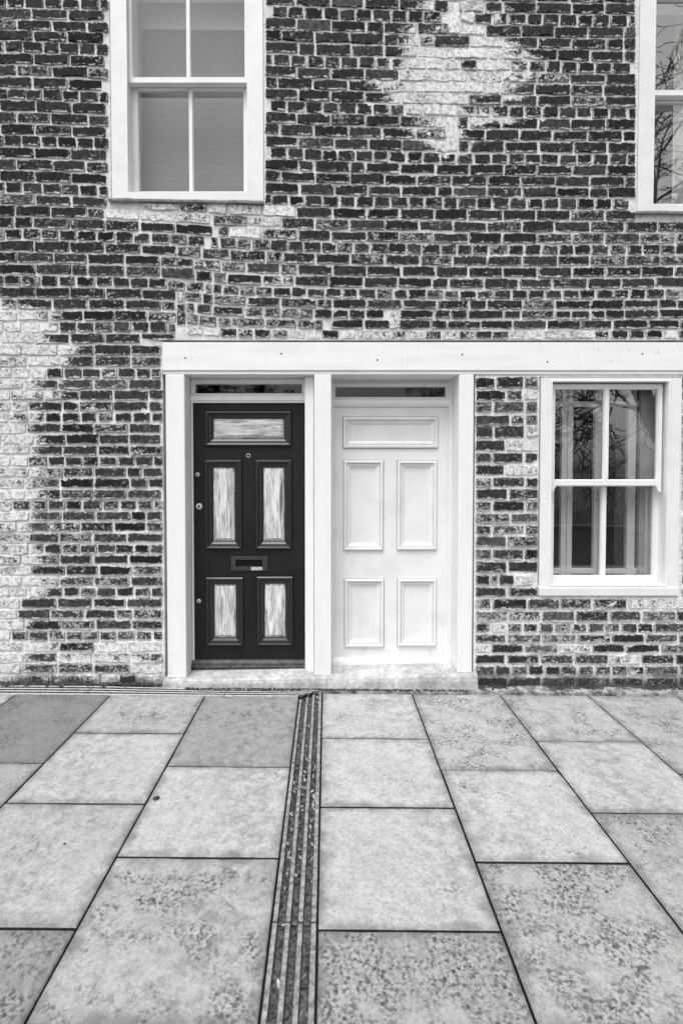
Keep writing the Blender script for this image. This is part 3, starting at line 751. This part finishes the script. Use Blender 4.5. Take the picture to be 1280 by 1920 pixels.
def ylines(px, lst):      # measured joints of a column, then on at slab length towards the street
    ys = [G(px, y)[1] for y in lst]
    while ys[-1] > -4.35: ys.append(max(ys[-1]-0.602, -4.475))
    return ys
cols = {  # left px, right px at y = 1300, joints
 'a': (-145, 33, [1306, 1377, 1510]), 'b': (33, 210, [1305, 1435]), 'c': (210, 387, [1305, 1377.5, 1510, 1745]), 'd': (387, None, [1308, 1438.5, 1610]),
 'e': (None, 772, [1300, 1384, 1513.5, 1744]), 'f': (772, 935, [1300, 1441.5, 1614]), 'g': (935, 1097, [1300, 1386.5, 1520]), 'h': (1097, 1260, [1300, 1446, 1618]), 'i': (1260, 1424, [1301, 1388, 1522])}
chl = (G(559.5, 1314), G(485.5, 1919)); chr_ = (G(604, 1297), G(591.5, 1919))
def lx(l, y): t = (y-l[0][1])/(l[1][1]-l[0][1]); return l[0][0]+(l[1][0]-l[0][0])*t
# tone and spotting read slab by slab, nearest the wall first
TONE = {'b': [0.20, 0.30], 'c': [0.36, 0.40, 0.36, 0.26], 'd': [0.27, 0.40, 0.34, 0.28], 'e': [0.42, 0.42, 0.40, 0.32], 'f': [0.38, 0.42, 0.34, 0.28], 'g': [0.38, 0.40, 0.34, 0.28], 'h': [0.36, 0.36, 0.34], 'i': [0.34, 0.34]}
SPOT = {'b': [0.55, 0.3], 'c': [0.35, 0.0, 0.25, 0.8], 'd': [0.25, 0.0, 0.6, 0.8], 'e': [0.35, 0.0, 0.05, 0.95], 'f': [0.6, 0.1, 0.85, 0.9], 'g': [0.45, 0.1, 0.5, 0.8], 'h': [0.5, 0.3, 0.5], 'i': [0.5, 0.4]}
for nm, (pl, pr, js) in cols.items():
    ys = ylines(640, js)
    xl = None if pl is None else G(pl, 1300)[0]; xr2 = None if pr is None else G(pr, 1300)[0]
    for i, (ya, yb) in enumerate(zip(ys, ys[1:])):
        if ya-yb < 0.05: continue
        L = lambda y: xl if xl is not None else lx(chr_, y)
        R = lambda y: xr2 if xr2 is not None else lx(chl, y)
        t = TONE.get(nm, [0.36]); s = SPOT.get(nm, [0.4])
        slab([(L(yb), yb), (R(yb), yb), (R(ya), ya), (L(ya), ya)], (t[i] if i < len(t) else random.uniform(0.3, 0.4)), (s[i] if i < len(s) else random.uniform(0.5, 0.9)))
# further columns out of the picture
for side in (-1, 1):
    x = G(-145, 1300)[0] if side < 0 else G(1424, 1300)[0]
    for c in range(6):
        xa_, xb_ = (x-0.6, x) if side < 0 else (x, x+0.6); y = -0.10; first = 0.9 if c % 2 else 0.6
        while y > -4.3:
            y2 = max(y-first, -4.475); first = 0.602
            if y-y2 > 0.05: slab([(xa_, y2), (xb_, y2), (xb_, y), (xa_, y)], random.uniform(0.3, 0.4), random.uniform(0.2, 0.8))
            y = y2
        x += side*0.602

# cement fillet where the slabs meet the wall
def ribbon(name, ptsA, ptsB, z, mat, parent, n=40, amp=0.004):
    b = MB(); loops = []
    for i in range(n+1):
        f = i/n; xA = ptsA[0]+(ptsA[1]-ptsA[0])*f; j = amp*noise.noise(Vector((xA*9, 2, 5)))
        loops.append([(xA, ptsB[0]+2*j, gz(xA)-0.02), (xA, ptsB[0]+0.004+2*j, gz(xA)+z[0]+j*0.3), (xA, (ptsB[0]+ptsB[1])/2, gz(xA)+(z[0]+z[1])/2+j), (xA, ptsB[1], gz(xA)+z[1]+j)])
    b.rings(loops, closed=False); return b.build(name, mat, parent, fix=False)
xs_, xe_ = G(606, 1300)[0], 6.0
ribbon('cement_fillet', (xs_, xe_), (-0.079, 0.004), (0.0, 0.012), 'cement', pav, 90)

# ------------------------------------------------------------------ drainage channels
PRO = [(0, 0), (0.10, 0), (0.125, -0.014), (0.275, -0.014), (0.30, 0), (0.40, 0), (0.425, -0.014), (0.565, -0.014), (0.59, 0), (0.69, 0), (0.715, -0.014), (0.865, -0.014), (0.89, 0), (1, 0)]
ch = empty('drainage_channel', (-0.1, -1.5, G0)); tag(ch, 'ribbed drain channel full of seeds running from doors towards the street', 'drain channel')
def section(parent, A, B, C_, D, mats, name='channel_section', n=8):
    """A,B = start left/right; C_,D = end left/right on the ground"""
    b = MB(); top = []
    rows = []
    for i in range(n+1):
        f = i/n; l = (A[0]+(C_[0]-A[0])*f, A[1]+(C_[1]-A[1])*f); r = (B[0]+(D[0]-B[0])*f, B[1]+(D[1]-B[1])*f)
        row = []
        for u, d in PRO:
            x, y = l[0]+(r[0]-l[0])*u, l[1]+(r[1]-l[1])*u; row.append((x, y, gz(x)+0.0015+d+0.0008*noise.noise(Vector((x*40, y*40, 0)))))
        row = [(row[0][0], row[0][1], row[0][2]-0.03)]+row+[(row[-1][0], row[-1][1], row[-1][2]-0.03)]
        rows.append(row)
    m = len(rows[0])
    vs = [p for r in rows for p in r]
    for j in range(m-1):
        groove = 1 if j in (3, 7, 11) or j in (2, 4, 6, 8, 10, 12) and False else 0
        b.add(vs, [(i*m+j, i*m+j+1, (i+1)*m+j+1, (i+1)*m+j) for i in range(n)], groove) if False else None
    fs, mi = [], []
    for i in range(n):
        for j in range(m-1):
            fs.append((i*m+j, i*m+j+1, (i+1)*m+j+1, (i+1)*m+j)); mi.append(1 if j in (2, 3, 4, 6, 7, 8, 10, 11, 12) else 0)
    b.add(vs, fs); b.mi = mi
    for cap, r in ((0, rows[0]), (1, rows[-1])): pass
    return b.build(name, mats, parent, fix=True)
def chp(py):
    y = G(600, py)[1]; return (lx(chl, y)+0.005, y), (lx(chr_, y)-0.005, y)
JY = [1431.5, 1731, 2400]
A, B = G(560.5, 1313), G(603.5, 1298)
prevA, prevB = (A[0]+0.003, A[1]), (B[0]-0.004, B[1])
for py in JY:
    a, c = chp(py) if py < 2000 else ((lx(chl, -2.55)+0.005, -2.55), (lx(chr_, -2.55)-0.005, -2.55))
    section(ch, prevA, prevB, (a[0], a[1]+0.002), (c[0], c[1]+0.002), ['iron', 'dirt'])
    prevA, prevB = (a[0], a[1]-0.003), (c[0], c[1]-0.003)
yy = -2.55
while yy > -4.4:
    y2 = max(yy-0.6, -4.47)
    section(ch, (lx(chl, yy)+0.005, yy-0.003), (lx(chr_, yy)-0.005, yy-0.003), (lx(chl, y2)+0.005, y2+0.002), (lx(chr_, y2)-0.005, y2+0.002), ['iron', 'dirt']); yy = y2
ch2 = empty('drainage_channel', (-1.5, -0.05, G0)); tag(ch2, 'dusty ribbed drain channel along the foot of the wall, left of the doors', 'drain channel')
yn, yf = G(500, 1305.5)[1], -0.030
cor_n, cor_f = (prevA, prevB), None
An, Bn = G(560.5, 1311.5), G(603.0, 1297.0)
px_j = [600, 424, 165, -120, -420, -720]
last_n, last_f = (An[0]-0.012, yn), (Bn[0]-0.012, -0.066)
xs2 = [None]+[G(p, 1297)[0] for p in px_j[1:]]
for x in xs2[1:]:
    section(ch2, last_n, last_f, (x+0.003, yn), (x+0.003, yf if x < -1.15 else -0.066), ['dust', 'dirt2']); last_n, last_f = (x-0.002, yn), (x-0.002, yf if x < -1.15 else -0.066)

# ------------------------------------------------------------------ small loose things
b = MB(); d2 = MB()
GRO = [(0.125, 0.275), (0.425, 0.565), (0.715, 0.865)]
for i in range(900):
    y = -0.15-(2.4*random.random()**1.15); g = random.choice(GRO); u = random.uniform(*g)
    xl_, xr_ = lx(chl, y), lx(chr_, y); x = xl_+(xr_-xl_)*u; z = gz(x)-0.010
    big = random.random() < 0.22
    clump = noise.noise(Vector((x*7, y*3.2, 1.5)))
    if clump < -0.12 and random.random() < 0.85: continue
    L = random.uniform(0.008, 0.018) if big else random.uniform(0.003, 0.008); W = L*random.uniform(0.16, 0.35) if big else L*random.uniform(0.4, 0.9)
    a = math.pi/2+random.gauss(0, 0.45) if big else random.uniform(0, 6.3); ca, sa = math.cos(a), math.sin(a); t = random.uniform(-0.25, 0.25)
    prf = [(-1, 0, 0), (-0.4, 0.8, 0.2), (0.3, 1, 0.3), (1, 0, 0.1), (0.3, -1, 0.25), (-0.4, -0.8, 0.15), (0, 0, -0.3)]
    vs = [(x+ca*L*p-sa*W*q, y+sa*L*p+ca*W*q, z+0.004*r+t*L*p+0.003) for p, q, r in prf]
    fs = [(6, k, (k+1) % 6) for k in range(6)]
    (b if (big and random.random() < 0.6) or random.random() < 0.06 else d2).add(vs, fs)
tag(b.build('seed_litter', 'leaf', fix=False), 'pale dry seeds and leaf bits lying in the channel grooves', 'leaf litter', kind='stuff')
# dirt and moss along the foot of the wall
for i in range(1500):
    x = random.uniform(-2.6, 2.7)
    if -1.06 < x < 0.95: y = random.gauss(-0.066, 0.004)
    else: y = random.gauss(-0.012, 0.012)
    if noise.noise(Vector((x*3.2, 8, 1))) < -0.15: continue
    r = random.uniform(0.003, 0.013); z = gz(x)+0.006
    if x > 0.95 or x < -1.06: r *= 1.5; z += 0.006
    vs = [(x+r*random.uniform(0.5, 1.2)*math.cos(k*1.257), y+r*0.7*math.sin(k*1.257), z-0.004) for k in range(5)]+[(x, y, z+r*0.7)]
    d2.add(vs, [(k, (k+1) % 5, 5) for k in range(5)])
tag(d2.build('ground_litter', 'debris', fix=False), 'dark leaf mould and moss along the wall foot and in the channel', 'litter', kind='stuff')
def blob(name, px, py, rx, ry, label, cat):
    x, y = G(px, py); b = MB(); n = 14; ring = []
    for k, h in ((1, 0.0006), (0.8, 0.0022)):
        ring.append([(x+rx*k*math.cos(2*math.pi*i/n)*(1+0.12*math.sin(i*2.1)), y+ry*k*math.sin(2*math.pi*i/n)*(1+0.1*math.cos(i*1.7)), gz(x)+h) for i in range(n)])
    b.rings(ring, cap1=True); tag(b.build(name, 'gum', smooth=True), label, cat)
blob('chewing_gum', 293, 1497.5, 0.016, 0.017, 'dark trodden gum spot on the slab left of the channel', 'gum')
blob('chewing_gum', 121, 1583, 0.005, 0.006, 'tiny dark gum speck on the big slab at far left', 'gum')
blob('chewing_gum', 877, 1821, 0.007, 0.008, 'small round dark gum spot near the bottom of the paving', 'gum') if False else None

# ------------------------------------------------------------------ bare trees across the street (seen mirrored in the panes)
def tree(loc, height, seed, label, trunk=0.30, first=0.2, lean=(0, 0), levels=7, splits=3, limbs=()):
    rnd = random.Random(seed); b = MB(); root = empty('bare_tree', loc); tag(root, label, 'tree', 'bare winter trees across the road')
    bt = MB()
    def tube(mb, pts, rads, n):
        loops = []
        for i, p in enumerate(pts):
            d = (pts[min(i+1, len(pts)-1)]-pts[max(i-1, 0)]).normalized(); u = d.orthogonal().normalized(); w = d.cross(u)
            loops.append([tuple(p+(u*math.cos(2*math.pi*j/n)+w*math.sin(2*math.pi*j/n))*rads[i]) for j in range(n)])
        mb.rings(loops)
    def branch(p, d, L, r, lev):
        seg = 4 if lev < 3 else 3; pts = [p]; dirs = [d]
        for i in range(seg):
            d = (d+Vector((rnd.gauss(0, 0.10), rnd.gauss(0, 0.10), rnd.gauss(0.03, 0.09)))).normalized(); p = p+d*L/seg; pts.append(p); dirs.append(d)
        rads = [max(0.011, r*(1-0.4*i/seg)) for i in range(seg+1)]
        tube(bt if lev == 0 else b, pts, rads, 8 if lev < 2 else (5 if lev < 4 else 3))
        if lev >= levels: return
        kids = splits+(1 if lev == 0 else 0)
        for k in range(kids):
            i = rnd.choice([seg-2, seg-1, seg, seg]) if lev else rnd.choice([2, 3, 4, 4])
            q = dirs[i]; s = q.orthogonal().normalized(); s.rotate(Matrix.Rotation(rnd.uniform(0, 6.28), 3, q))
            nd = (q*rnd.uniform(0.5, 1.0)+s*rnd.uniform(0.5, 0.95)).normalized()
            if lev <= 1 and nd.z < 0.05: nd.z = abs(nd.z)+0.1; nd.normalize()
            branch(pts[i], nd, L*rnd.uniform(0.58, 0.80), rads[i]*rnd.uniform(0.55, 0.8), lev+1)
    o = Vector(loc)
    branch(o, Vector((lean[0], lean[1], 1)).normalized(), height*0.30, trunk, 0)
    for z, dx, dy, dzz, L in limbs: branch(o+Vector((lean[0]*z, lean[1]*z, z)), Vector((dx, dy, dzz)).normalized(), L, 0.065, 2)
    bt.build('trunk', 'bark', root, fix=False, smooth=True); b.build('crown', 'bark', root, fix=False)
tree((11.3, -12.2, -0.1), 23.0, 5, 'tall bare winter tree mirrored in the right hand windows', 0.30, lean=(-0.10, 0.02), limbs=((3.0, -1, 0.1, 0.22, 3.6), (3.6, -1, -0.25, 0.05, 3.2), (4.3, -1, 0.3, 0.1, 3.8), (2.6, -0.8, 0.5, 0.3, 2.8)))
tree((6.2, -16.5, -0.1), 10.5, 8, 'lower bare winter tree mirrored in the lower sash window', 0.16, lean=(0.05, 0), limbs=((2.4, 1, 0.1, 0.5, 2.8),))
tree((-3.4, -14.2, -0.1), 7.6, 21, 'low bare tree mirrored in the lights above the doors', 0.10)
